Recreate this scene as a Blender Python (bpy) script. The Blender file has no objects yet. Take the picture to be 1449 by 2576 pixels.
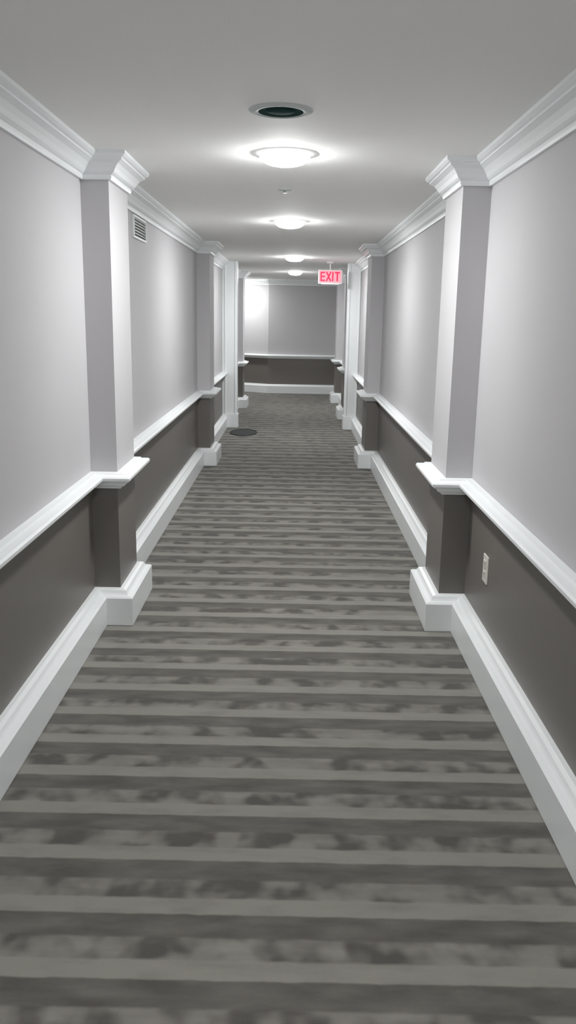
import bpy, bmesh, math
from mathutils import Vector, Matrix

# ------------------------------------------------------------------ camera
S = bpy.context.scene
COL = S.collection
EYE = 1.6
YAW, PITCH, ROLL = math.radians(0.236), math.radians(13.218), math.radians(1.0)
F_PX = 2100.0
cam_data = bpy.data.cameras.new('camera')
cam = bpy.data.objects.new('camera', cam_data)
COL.objects.link(cam)
fwd = Vector((-math.sin(YAW) * math.cos(PITCH), math.cos(YAW) * math.cos(PITCH), -math.sin(PITCH)))
right = Vector((math.cos(YAW), math.sin(YAW), 0))
up = right.cross(fwd)
r2 = math.cos(ROLL) * right + math.sin(ROLL) * up
u2 = -math.sin(ROLL) * right + math.cos(ROLL) * up
m = Matrix((r2, u2, -fwd)).transposed().to_4x4()
m.translation = Vector((0, 0, EYE))
cam.matrix_world = m
cam_data.sensor_fit = 'VERTICAL'
cam_data.sensor_height = 24.0
cam_data.lens = 24.0 * F_PX / 2576.0
cam_data.clip_start = 0.02
cam_data.clip_end = 200
S.camera = cam

# ------------------------------------------------------------------ world, exposure, lamp power
world = bpy.data.worlds.new('world')
S.world = world
world.use_nodes = True
world.node_tree.nodes['Background'].inputs[0].default_value = (0.8, 0.85, 0.9, 1)
world.node_tree.nodes['Background'].inputs[1].default_value = 0.02
S.view_settings.view_transform = 'Standard'
S.view_settings.look = 'None'
S.view_settings.gamma = 1
S.view_settings.use_curve_mapping = False
S.view_settings.exposure = 0.0
LAMP = 250.0            # emission of each round ceiling lamp
LAMP_COLOR = (0.985, 1.0, 0.99, 1)
# lamp positions: four in view, one behind the camera, one round the corner
LAMPS = [(-0.06, 4.14), (-0.055, 6.97), (-0.02, 11.1), (-0.01, 14.75)]
LAMPS_HIDDEN = [(-0.06, 0.35), (-0.06, -2.4), (-1.28, 17.5)]

# ------------------------------------------------------------------ dimensions
XL, XR = -1.03, 0.92          # wall planes
CEIL = 2.33
Y0, YEND = -4.0, 17.85        # near wall, end wall
PROJ = 0.135                   # pilaster projection
PL = [(4.2, 4.66), (9.0, 9.46), (14.8, 15.26)]
PR = [(4.2, 4.66), (9.0, 9.46), (13.4, 13.86), (16.0, 16.46)]
YL_END = 15.9                 # left wall stops here, passage turns left
XSIDE = -4.0
DADO = 0.765

# ------------------------------------------------------------------ materials
def new_mat(name):
    mt = bpy.data.materials.new(name)
    mt.use_nodes = True
    nt = mt.node_tree
    return mt, nt, nt.nodes['Principled BSDF']

def paint(name, col, rough=0.5, spec=0.5, bump=0.0, scale=180.0, var=0.02):
    mt, nt, b = new_mat(name)
    tc = nt.nodes.new('ShaderNodeTexCoord')
    nz = nt.nodes.new('ShaderNodeTexNoise')
    nz.inputs['Scale'].default_value = 2.2
    nz.inputs['Detail'].default_value = 3
    nt.links.new(tc.outputs['Object'], nz.inputs['Vector'])
    mx = nt.nodes.new('ShaderNodeMix'); mx.data_type = 'RGBA'
    mx.inputs[6].default_value = (*[c * (1 - var) for c in col], 1)
    mx.inputs[7].default_value = (*[min(1, c * (1 + var)) for c in col], 1)
    nt.links.new(nz.outputs['Fac'], mx.inputs[0])
    nt.links.new(mx.outputs[2], b.inputs['Base Color'])
    b.inputs['Roughness'].default_value = rough
    b.inputs['Specular IOR Level'].default_value = spec
    if bump:
        n2 = nt.nodes.new('ShaderNodeTexNoise')
        n2.inputs['Scale'].default_value = scale
        n2.inputs['Detail'].default_value = 4
        nt.links.new(tc.outputs['Object'], n2.inputs['Vector'])
        bp = nt.nodes.new('ShaderNodeBump')
        bp.inputs['Strength'].default_value = bump
        bp.inputs['Distance'].default_value = 0.002
        nt.links.new(n2.outputs['Fac'], bp.inputs['Height'])
        nt.links.new(bp.outputs[0], b.inputs['Normal'])
    return mt

M_WALL = paint('pale_grey_wall_paint', (0.57, 0.558, 0.573), 0.7, 0.25, 0.15, 260)
M_DADO = paint('dark_taupe_dado_paint', (0.175, 0.162, 0.148), 0.42, 0.5, 0.2, 220)
M_CEIL = paint('off_white_ceiling_paint', (0.955, 0.95, 0.935), 0.8, 0.2, 0.2, 150)
M_TRIM = paint('white_gloss_trim_paint', (0.90, 0.925, 0.935), 0.32, 0.5, 0.0)
M_PLASTIC = paint('ivory_plastic', (0.78, 0.77, 0.70), 0.35, 0.5)
M_SLOT = paint('dark_slot', (0.02, 0.02, 0.02), 0.6, 0.3)
M_CAN = paint('dark_green_grey_lamp_recess', (0.03, 0.062, 0.057), 0.9, 0.03)
M_GLASSY = paint('unlit_lens', (0.02, 0.05, 0.045), 0.9, 0.03)
M_RING = paint('grey_white_trim_ring', (0.62, 0.66, 0.645), 0.8, 0.1)
M_METAL = paint('brushed_metal', (0.45, 0.45, 0.45), 0.35, 0.5)
M_METAL.node_tree.nodes['Principled BSDF'].inputs['Metallic'].default_value = 0.8
M_MAT = paint('black_green_rubber', (0.022, 0.028, 0.027), 0.7, 0.3, 0.6, 90, 0.15)
M_WHITEBOX = paint('white_sign_housing', (0.82, 0.82, 0.80), 0.4, 0.5)

def emis(name, col, strength, base=0.8):
    mt, nt, b = new_mat(name)
    b.inputs['Base Color'].default_value = (*[c * base for c in col[:3]], 1)
    b.inputs['Emission Color'].default_value = (*col[:3], 1)
    b.inputs['Emission Strength'].default_value = strength
    b.inputs['Roughness'].default_value = 0.5
    return mt

M_LAMP = emis('glowing_lamp_diffuser', LAMP_COLOR, LAMP)
M_RIM = emis('softly_glowing_glass_rim', LAMP_COLOR, 3.0)
M_SIGNFACE = emis('lit_sign_face', (1.0, 0.40, 0.48), 0.85, 0.25)
M_SIGNRED = emis('lit_red_letters', (0.9, 0.015, 0.09), 0.75, 0.4)
M_SIGNLENS = emis('sign_down_light_lens', (1.0, 0.9, 0.9), 1.6)

def carpet():
    mt, nt, b = new_mat('striped_taupe_carpet')
    N = nt.nodes; L = nt.links
    def math_(op, a=None, bb=None, c=None, clamp=False):
        n = N.new('ShaderNodeMath'); n.operation = op; n.use_clamp = clamp
        for i, v in enumerate((a, bb, c)):
            if v is None: continue
            if isinstance(v, (int, float)): n.inputs[i].default_value = v
            else: L.new(v, n.inputs[i])
        return n.outputs[0]
    tc = N.new('ShaderNodeTexCoord')
    # slight wobble of the stripe edges
    wob = N.new('ShaderNodeTexNoise'); wob.inputs['Scale'].default_value = 14
    wob.inputs['Detail'].default_value = 2
    L.new(tc.outputs['Object'], wob.inputs['Vector'])
    sp = N.new('ShaderNodeSeparateXYZ'); L.new(tc.outputs['Object'], sp.inputs[0])
    wv = math_('MULTIPLY', math_('SUBTRACT', wob.outputs['Fac'], 0.5), 0.010)
    y = math_('ADD', sp.outputs['Y'], wv)
    P = 0.232
    t = math_('DIVIDE', math_('SUBTRACT', y, 1.735), P)
    fr = math_('FRACT', t); row = math_('FLOOR', t)
    # bands: 0-0.29 light, 0.29-0.64 mottled, 0.64-1 dark
    def step(x, e, w=0.03):
        n = N.new('ShaderNodeMapRange'); n.interpolation_type = 'SMOOTHSTEP'
        n.inputs['From Min'].default_value = e - w; n.inputs['From Max'].default_value = e + w
        L.new(x, n.inputs['Value']); return n.outputs[0]
    s1 = step(fr, 0.30); s2 = step(fr, 0.64); s0 = step(fr, 0.02, 0.02)
    s3 = step(fr, 0.985, 0.02)
    light = math_('ADD', math_('MULTIPLY', s0, math_('SUBTRACT', 1.0, s1)), 0.0)
    mott = math_('MULTIPLY', s1, math_('SUBTRACT', 1.0, s2))
    # blobs in the mottled band
    cb = N.new('ShaderNodeCombineXYZ')
    L.new(math_('MULTIPLY', sp.outputs['X'], 8.0), cb.inputs[0])
    L.new(math_('ADD', math_('MULTIPLY', row, 3.71), math_('MULTIPLY', fr, 1.6)), cb.inputs[1])
    bl = N.new('ShaderNodeTexNoise'); bl.inputs['Scale'].default_value = 1.0
    bl.inputs['Detail'].default_value = 1.8; bl.inputs['Roughness'].default_value = 0.55
    L.new(cb.outputs[0], bl.inputs['Vector'])
    blob = N.new('ShaderNodeMapRange'); blob.interpolation_type = 'SMOOTHSTEP'
    blob.inputs['From Min'].default_value = 0.36; blob.inputs['From Max'].default_value = 0.60
    L.new(bl.outputs['Fac'], blob.inputs['Value'])
    # soft variation everywhere, stretched along the stripes
    mp = N.new('ShaderNodeMapping'); mp.inputs['Scale'].default_value = (5.5, 17, 1)
    L.new(tc.outputs['Object'], mp.inputs[0])
    sv = N.new('ShaderNodeTexNoise'); sv.inputs['Scale'].default_value = 1.0; sv.inputs['Detail'].default_value = 3
    L.new(mp.outputs[0], sv.inputs['Vector'])
    svm = math_('MULTIPLY', math_('SUBTRACT', sv.outputs['Fac'], 0.5), 1.25)
    # fine pile
    pl = N.new('ShaderNodeTexNoise'); pl.inputs['Scale'].default_value = 420; pl.inputs['Detail'].default_value = 2
    L.new(tc.outputs['Object'], pl.inputs['Vector'])
    plm = math_('MULTIPLY', math_('SUBTRACT', pl.outputs['Fac'], 0.5), 0.35)
    v = math_('ADD', light, math_('MULTIPLY', mott, math_('MULTIPLY', blob.outputs[0], 0.72)))
    dk = math_('MULTIPLY', mott, math_('MULTIPLY', math_('SUBTRACT', 1.0, blob.outputs[0]), -0.22))
    v = math_('ADD', math_('ADD', v, dk), math_('ADD', svm, plm))
    v = math_('ADD', math_('MULTIPLY', v, 0.8), 0.18, clamp=True)
    cr = N.new('ShaderNodeValToRGB')
    cr.color_ramp.elements[0].position = 0.0; cr.color_ramp.elements[0].color = (0.090, 0.085, 0.075, 1)
    cr.color_ramp.elements[1].position = 1.0; cr.color_ramp.elements[1].color = (0.258, 0.248, 0.222, 1)
    e = cr.color_ramp.elements.new(0.3); e.color = (0.140, 0.133, 0.119, 1)
    L.new(v, cr.inputs[0]); L.new(cr.outputs[0], b.inputs['Base Color'])
    b.inputs['Roughness'].default_value = 0.95
    b.inputs['Specular IOR Level'].default_value = 0.1
    b.inputs['Sheen Weight'].default_value = 0.15
    bp = N.new('ShaderNodeBump'); bp.inputs['Strength'].default_value = 0.5; bp.inputs['Distance'].default_value = 0.004
    L.new(pl.outputs['Fac'], bp.inputs['Height']); L.new(bp.outputs[0], b.inputs['Normal'])
    return mt
M_CARPET = carpet()

# ------------------------------------------------------------------ mesh helpers
def add_box(bm, x0, x1, y0, y1, z0, z1, mi=0, bevel=0.0):
    vs = [bm.verts.new(p) for p in ((x0,y0,z0),(x1,y0,z0),(x1,y1,z0),(x0,y1,z0),(x0,y0,z1),(x1,y0,z1),(x1,y1,z1),(x0,y1,z1))]
    fs = [bm.faces.new([vs[i] for i in q]) for q in ((3,2,1,0),(4,5,6,7),(0,1,5,4),(1,2,6,5),(2,3,7,6),(3,0,4,7))]
    for f in fs: f.material_index = mi
    if bevel:
        es = list({e for f in fs for e in f.edges})
        bmesh.ops.bevel(bm, geom=es, offset=bevel, segments=2, affect='EDGES', profile=0.5)
    return fs

def add_lathe(bm, prof, cx=0, cy=0, seg=48, axis='Z', smooth=True, sx=1.0, sy=1.0, mi=0):
    """prof: list of (radius, z); closes to points where radius is 0"""
    rings = []
    for r, z in prof:
        if r == 0:
            rings.append([bm.verts.new((cx, cy, z))])
        else:
            rings.append([bm.verts.new((cx + r * sx * math.cos(2 * math.pi * k / seg), cy + r * sy * math.sin(2 * math.pi * k / seg), z)) for k in range(seg)])
    for a, b in zip(rings, rings[1:]):
        for k in range(seg):
            k2 = (k + 1) % seg
            if len(a) == 1 and len(b) == 1: continue
            if len(a) == 1: f = bm.faces.new((a[0], b[k], b[k2]))
            elif len(b) == 1: f = bm.faces.new((a[k], a[k2], b[0]))
            else: f = bm.faces.new((a[k], a[k2], b[k2], b[k]))
            f.smooth = smooth; f.material_index = mi

def sweep(bm, path, prof, side, mi=0, smooth=False):
    """sweep profile (offset, z) along plan path with mitred corners; side=+1 offset to the left of travel, -1 to the right"""
    n = len(path); dirs = []
    for a, b in zip(path, path[1:]):
        d = Vector((b[0] - a[0], b[1] - a[1])); d.normalize(); dirs.append(d)
    rows = []
    for i, p in enumerate(path):
        d0 = dirs[max(0, i - 1)]; d1 = dirs[min(n - 2, i)]
        n0 = Vector((-d0.y, d0.x)) * side; n1 = Vector((-d1.y, d1.x)) * side
        mt = (n0 + n1); mt.normalize(); k = 1.0 / max(0.2, mt.dot(n0))
        rows.append([bm.verts.new((p[0] + mt.x * k * o, p[1] + mt.y * k * o, z)) for o, z in prof])
    m_ = len(prof)
    for a, b in zip(rows, rows[1:]):
        for j in range(m_):
            j2 = (j + 1) % m_
            f = bm.faces.new((a[j], a[j2], b[j2], b[j])); f.material_index = mi; f.smooth = smooth
    bm.faces.new(rows[0]); bm.faces.new(list(reversed(rows[-1])))

def obj(name, bm, mats, parent=None, smooth_angle=None):
    bmesh.ops.recalc_face_normals(bm, faces=bm.faces)
    me = bpy.data.meshes.new(name); bm.to_mesh(me); bm.free()
    for mt in (mats if isinstance(mats, (list, tuple)) else [mats]): me.materials.append(mt)
    o = bpy.data.objects.new(name, me); COL.objects.link(o)
    if parent: o.parent = parent
    return o

def empty(name, loc):
    o = bpy.data.objects.new(name, None); COL.objects.link(o); o.location = loc
    o.empty_display_size = 0.1
    return o

def struct(o, label=None, cat=None):
    o['kind'] = 'structure'
    if label: o['label'] = label
    if cat: o['category'] = cat
    return o

def tag(o, label, cat, group=None):
    o['label'] = label; o['category'] = cat
    if group: o['group'] = group
    return o

def copy_thing(root, loc, label):
    r = root.copy(); COL.objects.link(r); r.location = loc; r['label'] = label
    for ch in root.children:
        c = ch.copy(); COL.objects.link(c); c.parent = r
        for g in ch.children:
            d = g.copy(); COL.objects.link(d); d.parent = c
    return r

# ------------------------------------------------------------------ room shell
T = 0.15
bm = bmesh.new(); add_box(bm, XSIDE - T, XR + T, Y0 - T, 18.6, -0.12, 0.0)
struct(obj('floor', bm, M_CARPET), 'grey taupe carpet with light and dark cross stripes and blotches', 'carpet')
bm = bmesh.new(); add_box(bm, XSIDE - T, XR + T, Y0 - T, 18.6, CEIL, CEIL + 0.12)
struct(obj('ceiling', bm, M_CEIL), 'plain off white corridor ceiling', 'ceiling')

def wall_box(bm, x0, x1, y0, y1):
    add_box(bm, x0, x1, y0, y1, 0.0, DADO, 1)
    add_box(bm, x0, x1, y0, y1, DADO, CEIL, 0)
def wall(name, label, *boxes):
    bm = bmesh.new()
    for bx in boxes: wall_box(bm, *bx)
    return struct(obj(name, bm, [M_WALL, M_DADO]), label, 'wall')
wall('wall_left', 'long left corridor wall, pale grey above and dark taupe below', (XL - T, XL, Y0, YL_END - T), (XSIDE, XL, YL_END - T, YL_END))
wall('wall_right', 'long right corridor wall, pale grey above and dark taupe below', (XR, XR + T, Y0, 18.0))
wall('wall_near', 'wall closing the corridor behind the viewer', (XL - T, XR + T, Y0 - T, Y0))
wall('wall_side', 'wall closing the side passage', (XSIDE - T, XSIDE, YL_END - T, 18.6))
# end wall: flat part, then a bent part running back to the left into the side passage
END = [(XR, YEND), (-0.55, YEND), (-1.35, YEND + 0.42), (XSIDE, YEND + 0.42)]
bm = bmesh.new()
sweep(bm, END, [(0, 0), (0, DADO), (-0.15, DADO), (-0.15, 0)], 1, 1)
sweep(bm, END, [(0, DADO), (0, CEIL), (-0.15, CEIL), (-0.15, DADO)], 1, 0)
struct(obj('wall_end', bm, [M_WALL, M_DADO]), 'far end wall of the corridor, brightly lit at its left end', 'wall')

# pilasters
def pilaster(n, side, y0, y1, label):
    bm = bmesh.new()
    if side < 0: wall_box(bm, XL, XL + PROJ, y0, y1)
    else: wall_box(bm, XR - PROJ, XR, y0, y1)
    return struct(obj('trim_%d' % n, bm, [M_WALL, M_DADO]), label, 'pilaster')
names_l = ['nearest left pilaster, grey over dark taupe', 'second left pilaster, before the white door post', 'far left pilaster beyond the white door post']
names_r = ['nearest right pilaster, grey over dark taupe, beyond the outlet', 'second right pilaster, before the white door post', 'third right pilaster, just beyond the exit sign', 'farthest right pilaster, next to the end wall']
n = 7
for (a, b), lb in zip(PL, names_l): pilaster(n, -1, a, b, lb); n += 1
for (a, b), lb in zip(PR, names_r): pilaster(n, 1, a, b, lb); n += 1

# trim paths
path_l = [(XL, Y0)]
for a, b in PL: path_l += [(XL, a), (XL + PROJ, a), (XL + PROJ, b), (XL, b)]
path_l += [(XL, YL_END), (XSIDE, YL_END)]
path_r = [(XR, Y0)]
for a, b in PR: path_r += [(XR, a), (XR - PROJ, a), (XR - PROJ, b), (XR, b)]
path_r += [(XR, YEND), (-0.55, YEND), (-1.35, YEND + 0.42), (XSIDE, YEND + 0.42)]

BASE = [(o * 1.55, z) for o, z in [(0.0, 0.0), (0.046, 0.0), (0.048, 0.004), (0.048, 0.150), (0.042, 0.158), (0.030, 0.162), (0.026, 0.170), (0.022, 0.182), (0.012, 0.188), (0.0, 0.188)]]
RAIL = [(o * 1.22, z) for o, z in [(0.0, 0.725), (0.016, 0.725), (0.020, 0.735), (0.034, 0.742), (0.040, 0.752), (0.042, 0.762), (0.056, 0.766), (0.062, 0.774), (0.062, 0.786), (0.056, 0.794), (0.030, 0.798), (0.026, 0.806), (0.0, 0.808)]]
CROWN = [(0.0, 2.212), (0.014, 2.212), (0.018, 2.222), (0.018, 2.234), (0.026, 2.238), (0.034, 2.246), (0.044, 2.262), (0.058, 2.280), (0.076, 2.292), (0.080, 2.294), (0.080, 2.302), (0.090, 2.306), (0.100, 2.316), (0.100, CEIL), (0.0, CEIL)]
for nm, prof, path, side, lb, cat in (
    ('baseboard_left', BASE, path_l, -1, 'tall white baseboard along the left wall', 'baseboard'),
    ('baseboard_right', BASE, path_r, 1, 'tall white baseboard along the right and end walls', 'baseboard'),
    ('trim_1', RAIL, path_l, -1, 'white chair rail along the left wall', 'chair rail'),
    ('trim_2', RAIL, path_r, 1, 'white chair rail along the right and end walls', 'chair rail'),
    ('trim_3', CROWN, path_l, -1, 'white stepped crown moulding along the left wall', 'crown moulding'),
    ('trim_4', CROWN, path_r, 1, 'white stepped crown moulding along the right and end walls', 'crown moulding')):
    bm = bmesh.new(); sweep(bm, path, prof, side)
    struct(obj(nm, bm, M_TRIM), lb, cat)

# white door posts half way down
def post(name, x0, x1, y0, y1, label):
    inner = x1 if x1 < 0 else x0
    s = -1 if inner < 0 else 1          # towards its wall
    root = empty(name, ((x0 + x1) / 2, (y0 + y1) / 2, 0)); struct(root, label, 'door post')
    cx, cy = (x0 + x1) / 2, (y0 + y1) / 2
    bm = bmesh.new(); add_box(bm, x0 - cx, x1 - cx, y0 - cy, y1 - cy, 0.20, CEIL, bevel=0.004)
    # raised casing strips on the face towards the viewer
    ix, ox = (inner - cx), (inner + s * 0.16 - cx)
    a, b = sorted((ix + s * 0.015, ix + s * 0.035)); add_box(bm, a, b, y0 - cy - 0.010, y0 - cy + 0.002, 0.20, CEIL, bevel=0.003)
    a, b = sorted((ox, ox + s * 0.02)); add_box(bm, a, b, y0 - cy - 0.010, y0 - cy + 0.002, 0.20, CEIL, bevel=0.003)
    obj('post_shaft', bm, M_TRIM, root)
    bm = bmesh.new()
    a, b = (x0 - cx, x1 - cx + 0.012) if s < 0 else (x0 - cx - 0.012, x1 - cx)
    add_box(bm, a, b, y0 - cy - 0.018, y1 - cy + 0.018, 0.0, 0.20, bevel=0.006)
    obj('plinth_block', bm, M_TRIM, root)
    return root
post('trim_5', XL, -0.815, 12.12, 12.30, 'white door post against the left wall, behind the black mat')
post('trim_6', 0.735, XR, 12.12, 12.30, 'white door post against the right wall, below the exit sign')

# ------------------------------------------------------------------ ceiling lamps
def make_lamp(label):
    root = empty('ceiling_light', (0, 0, CEIL)); tag(root, label, 'ceiling light', 'round flush ceiling lights in a row')
    bm = bmesh.new()
    add_lathe(bm, [(0.110, 0.0), (0.116, -0.003), (0.118, -0.012), (0.116, -0.024), (0.111, -0.028), (0.1065, -0.026), (0.1065, 0.0)], seg=64)
    obj('glass_rim', bm, M_RIM, root)
    bm = bmesh.new()
    add_lathe(bm, [(0.106, -0.002), (0.106, -0.022), (0.102, -0.032), (0.090, -0.041), (0.070, -0.048), (0.047, -0.0525), (0.024, -0.0545), (0, -0.055)], seg=64)
    obj('diffuser', bm, M_LAMP, root)
    return root
lamp_labels = ['nearest and largest glowing round ceiling light, next to the dark unlit fixture', 'second glowing round ceiling light from the viewer', 'third glowing round ceiling light, just before the exit sign', 'farthest and smallest glowing round ceiling light on the main ceiling',
               'round ceiling light above the viewer', 'round ceiling light behind the viewer near the closing wall', 'round ceiling light round the corner of the side passage']
first = make_lamp(lamp_labels[0]); first.location = (LAMPS[0][0], LAMPS[0][1], CEIL)
for (x, y), lb in zip(LAMPS[1:] + LAMPS_HIDDEN, lamp_labels[1:]):
    copy_thing(first, (x, y, CEIL), lb)

# unlit dark round fixture
root = empty('unlit_downlight', (-0.065, 3.30, CEIL)); tag(root, 'dark green grey unlit round fixture on the ceiling, before the nearest lit lamp', 'ceiling fixture')
bm = bmesh.new()
add_lathe(bm, [(0.118, 0.0), (0.118, -0.002), (0.112, -0.006), (0.095, -0.009), (0.083, -0.007), (0.083, 0.0)], seg=64)
obj('trim_ring', bm, M_RING, root)
bm = bmesh.new()
add_lathe(bm, [(0.0825, -0.001), (0.0825, -0.006), (0.070, -0.004), (0.055, -0.003)], seg=64)
obj('baffle', bm, M_CAN, root)
bm = bmesh.new()
add_lathe(bm, [(0.0545, -0.001), (0.0545, -0.005), (0.035, -0.008), (0.0, -0.009)], seg=48)
obj('lens', bm, M_GLASSY, root)

# sprinkler
root = empty('fire_sprinkler', (-0.075, 5.25, CEIL)); tag(root, 'small grey round sprinkler between the first and second lit lamps', 'sprinkler')
bm = bmesh.new(); add_lathe(bm, [(0.042, 0.0), (0.042, -0.003), (0.036, -0.007), (0.014, -0.009), (0.0, -0.009)], seg=40)
obj('escutcheon', bm, M_RING, root)
bm = bmesh.new(); add_lathe(bm, [(0.009, -0.0085), (0.009, -0.012), (0.005, -0.013), (0.005, -0.019), (0.0, -0.019)], seg=20)
obj('nozzle', bm, M_METAL, root)
bm = bmesh.new(); add_lathe(bm, [(0.0, -0.0185), (0.016, -0.0185), (0.016, -0.0205), (0.0, -0.0205)], seg=24)
obj('deflector', bm, M_METAL, root)

# ------------------------------------------------------------------ exit sign
SX, SY, SZ = 0.475, 11.95, 2.13
root = empty('exit_sign', (SX, SY, SZ - 0.09)); tag(root, 'glowing red and white EXIT sign hanging from the ceiling at right', 'exit sign')
bm = bmesh.new(); add_box(bm, -0.165, 0.165, -0.028, 0.028, 0.0, 0.185, bevel=0.006)
obj('housing', bm, M_WHITEBOX, root)
bm = bmesh.new(); add_box(bm, -0.152, 0.152, -0.032, -0.0282, 0.016, 0.175, bevel=0.001)
face = obj('face_plate', bm, M_SIGNFACE, root)
bm = bmesh.new()
def stroke(x0, z0, x1, z1, w):
    d = Vector((x1 - x0, z1 - z0)); d.normalize(); nn = Vector((-d.y, d.x)) * w / 2
    pts = [(x0 + nn.x, z0 + nn.y), (x1 + nn.x, z1 + nn.y), (x1 - nn.x, z1 - nn.y), (x0 - nn.x, z0 - nn.y)]
    fr = [bm.verts.new((p[0], -0.0355, p[1])) for p in pts]; bk = [bm.verts.new((p[0], -0.0322, p[1])) for p in pts]
    bm.faces.new(fr); bm.faces.new(bk[::-1])
    for i in range(4): j = (i + 1) % 4; bm.faces.new((fr[i], fr[j], bk[j], bk[i]))
zb, zt, w = 0.035, 0.158, 0.019
zm = (zb + zt) / 2
stroke(-0.125, zb, -0.125, zt, w)                       # E
for z in (zb + w / 2, zm, zt - w / 2): stroke(-0.1155, z, -0.072, z, w)
stroke(-0.052, zb, 0.008, zt, w)                        # X
bm2 = None
stroke(-0.052, zt, -0.0265, zm + 0.011, w); stroke(-0.0175, zm - 0.011, 0.008, zb, w)
stroke(0.035, zb, 0.035, zt, w)                         # I
stroke(0.062, zt - w / 2, 0.132, zt - w / 2, w)         # T
stroke(0.097, zb, 0.097, zt - w, w)
obj('exit_letters', bm, M_SIGNRED, root)['label'] = 'red EXIT letters'
bm = bmesh.new(); add_box(bm, -0.12, 0.12, -0.020, 0.020, -0.004, -0.0002)
obj('bottom_lens', bm, M_SIGNLENS, root)
bm = bmesh.new()
add_lathe(bm, [(0.008, 0.1852), (0.008, CEIL - (SZ - 0.09) - 0.02)], seg=20)
add_lathe(bm, [(0.0, CEIL - (SZ - 0.09) - 0.02), (0.05, CEIL - (SZ - 0.09) - 0.018), (0.055, CEIL - (SZ - 0.09))], seg=32)
obj('ceiling_mount', bm, M_WHITEBOX, root)

# ------------------------------------------------------------------ wall outlet (right)
OY, OZ = 3.76, 0.46
root = empty('wall_outlet', (XR, OY, OZ)); tag(root, 'ivory duplex outlet low on the dark part of the right wall', 'outlet')
bm = bmesh.new(); add_box(bm, -0.007, 0.0, -0.045, 0.045, -0.066, 0.066, bevel=0.0025)
obj('cover_plate', bm, M_PLASTIC, root)
for dz in (0.026, -0.026):
    bm = bmesh.new(); add_box(bm, -0.0105, -0.0072, -0.018, 0.018, dz - 0.017, dz + 0.017, bevel=0.0015)
    so = obj('socket', bm, M_PLASTIC, root)
    bm = bmesh.new()
    for dy in (-0.007, 0.007): add_box(bm, -0.0112, -0.0106, dy - 0.0012, dy + 0.0012, dz - 0.003, dz + 0.008)
    add_box(bm, -0.0112, -0.0106, -0.0025, 0.0025, dz - 0.012, dz - 0.008)
    obj('slot', bm, M_SLOT, so)
bm = bmesh.new(); add_box(bm, -0.0085, -0.0072, -0.003, 0.003, -0.003, 0.003, bevel=0.0008)
obj('screw', bm, M_METAL, root)

# ------------------------------------------------------------------ louvred vent (left, beyond the nearest pilaster)
root = empty('wall_vent', (XL, 5.72, 2.065)); tag(root, 'small grey louvred vent high on the left wall beyond the nearest pilaster', 'vent')
bm = bmesh.new()
hw, h = 0.22, 0.14
add_box(bm, 0.0, 0.012, -hw, hw, 0.0, 0.014, bevel=0.002); add_box(bm, 0.0, 0.012, -hw, hw, h - 0.014, h, bevel=0.002)
add_box(bm, 0.0, 0.012, -hw, -hw + 0.014, 0.014, h - 0.014); add_box(bm, 0.0, 0.012, hw - 0.014, hw, 0.014, h - 0.014)
obj('frame', bm, M_TRIM, root)
bm = bmesh.new()
for k in range(6):
    z = 0.022 + k * 0.018
    vs = [bm.verts.new(p) for p in ((0.001, -hw + .014, z + 0.010), (0.014, -hw + .014, z), (0.014, hw - .014, z), (0.001, hw - .014, z + 0.010),
                                    (0.001, -hw + .014, z + 0.012), (0.014, -hw + .014, z + 0.002), (0.014, hw - .014, z + 0.002), (0.001, hw - .014, z + 0.012))]
    for q in ((0,1,2,3),(7,6,5,4),(0,4,5,1),(1,5,6,2),(2,6,7,3),(3,7,4,0)): bm.faces.new([vs[i] for i in q])
obj('louvres', bm, M_RING, root)
bm = bmesh.new(); add_box(bm, 0.0002, 0.0008, -hw + .014, hw - .014, 0.014, h - 0.014)
obj('backing', bm, M_METAL, root)

# ------------------------------------------------------------------ oval black mat by the left door post
root = empty('floor_mat', (-0.69, 11.62, 0.0)); tag(root, 'dark oval mat on the carpet in front of the left white door post', 'mat')
bm = bmesh.new(); add_lathe(bm, [(0.0, 0.0002), (0.170, 0.0002), (0.170, 0.008), (0.0, 0.009)], seg=64, sx=1.0, sy=1.8, smooth=False)
obj('mat_surface', bm, M_MAT, root)
bm = bmesh.new(); add_lathe(bm, [(0.1702, 0.0002), (0.192, 0.0002), (0.190, 0.008), (0.181, 0.012), (0.1702, 0.011), (0.1702, 0.0002)], seg=64, sx=1.0, sy=1.8)
obj('rim', bm, M_MAT, root)
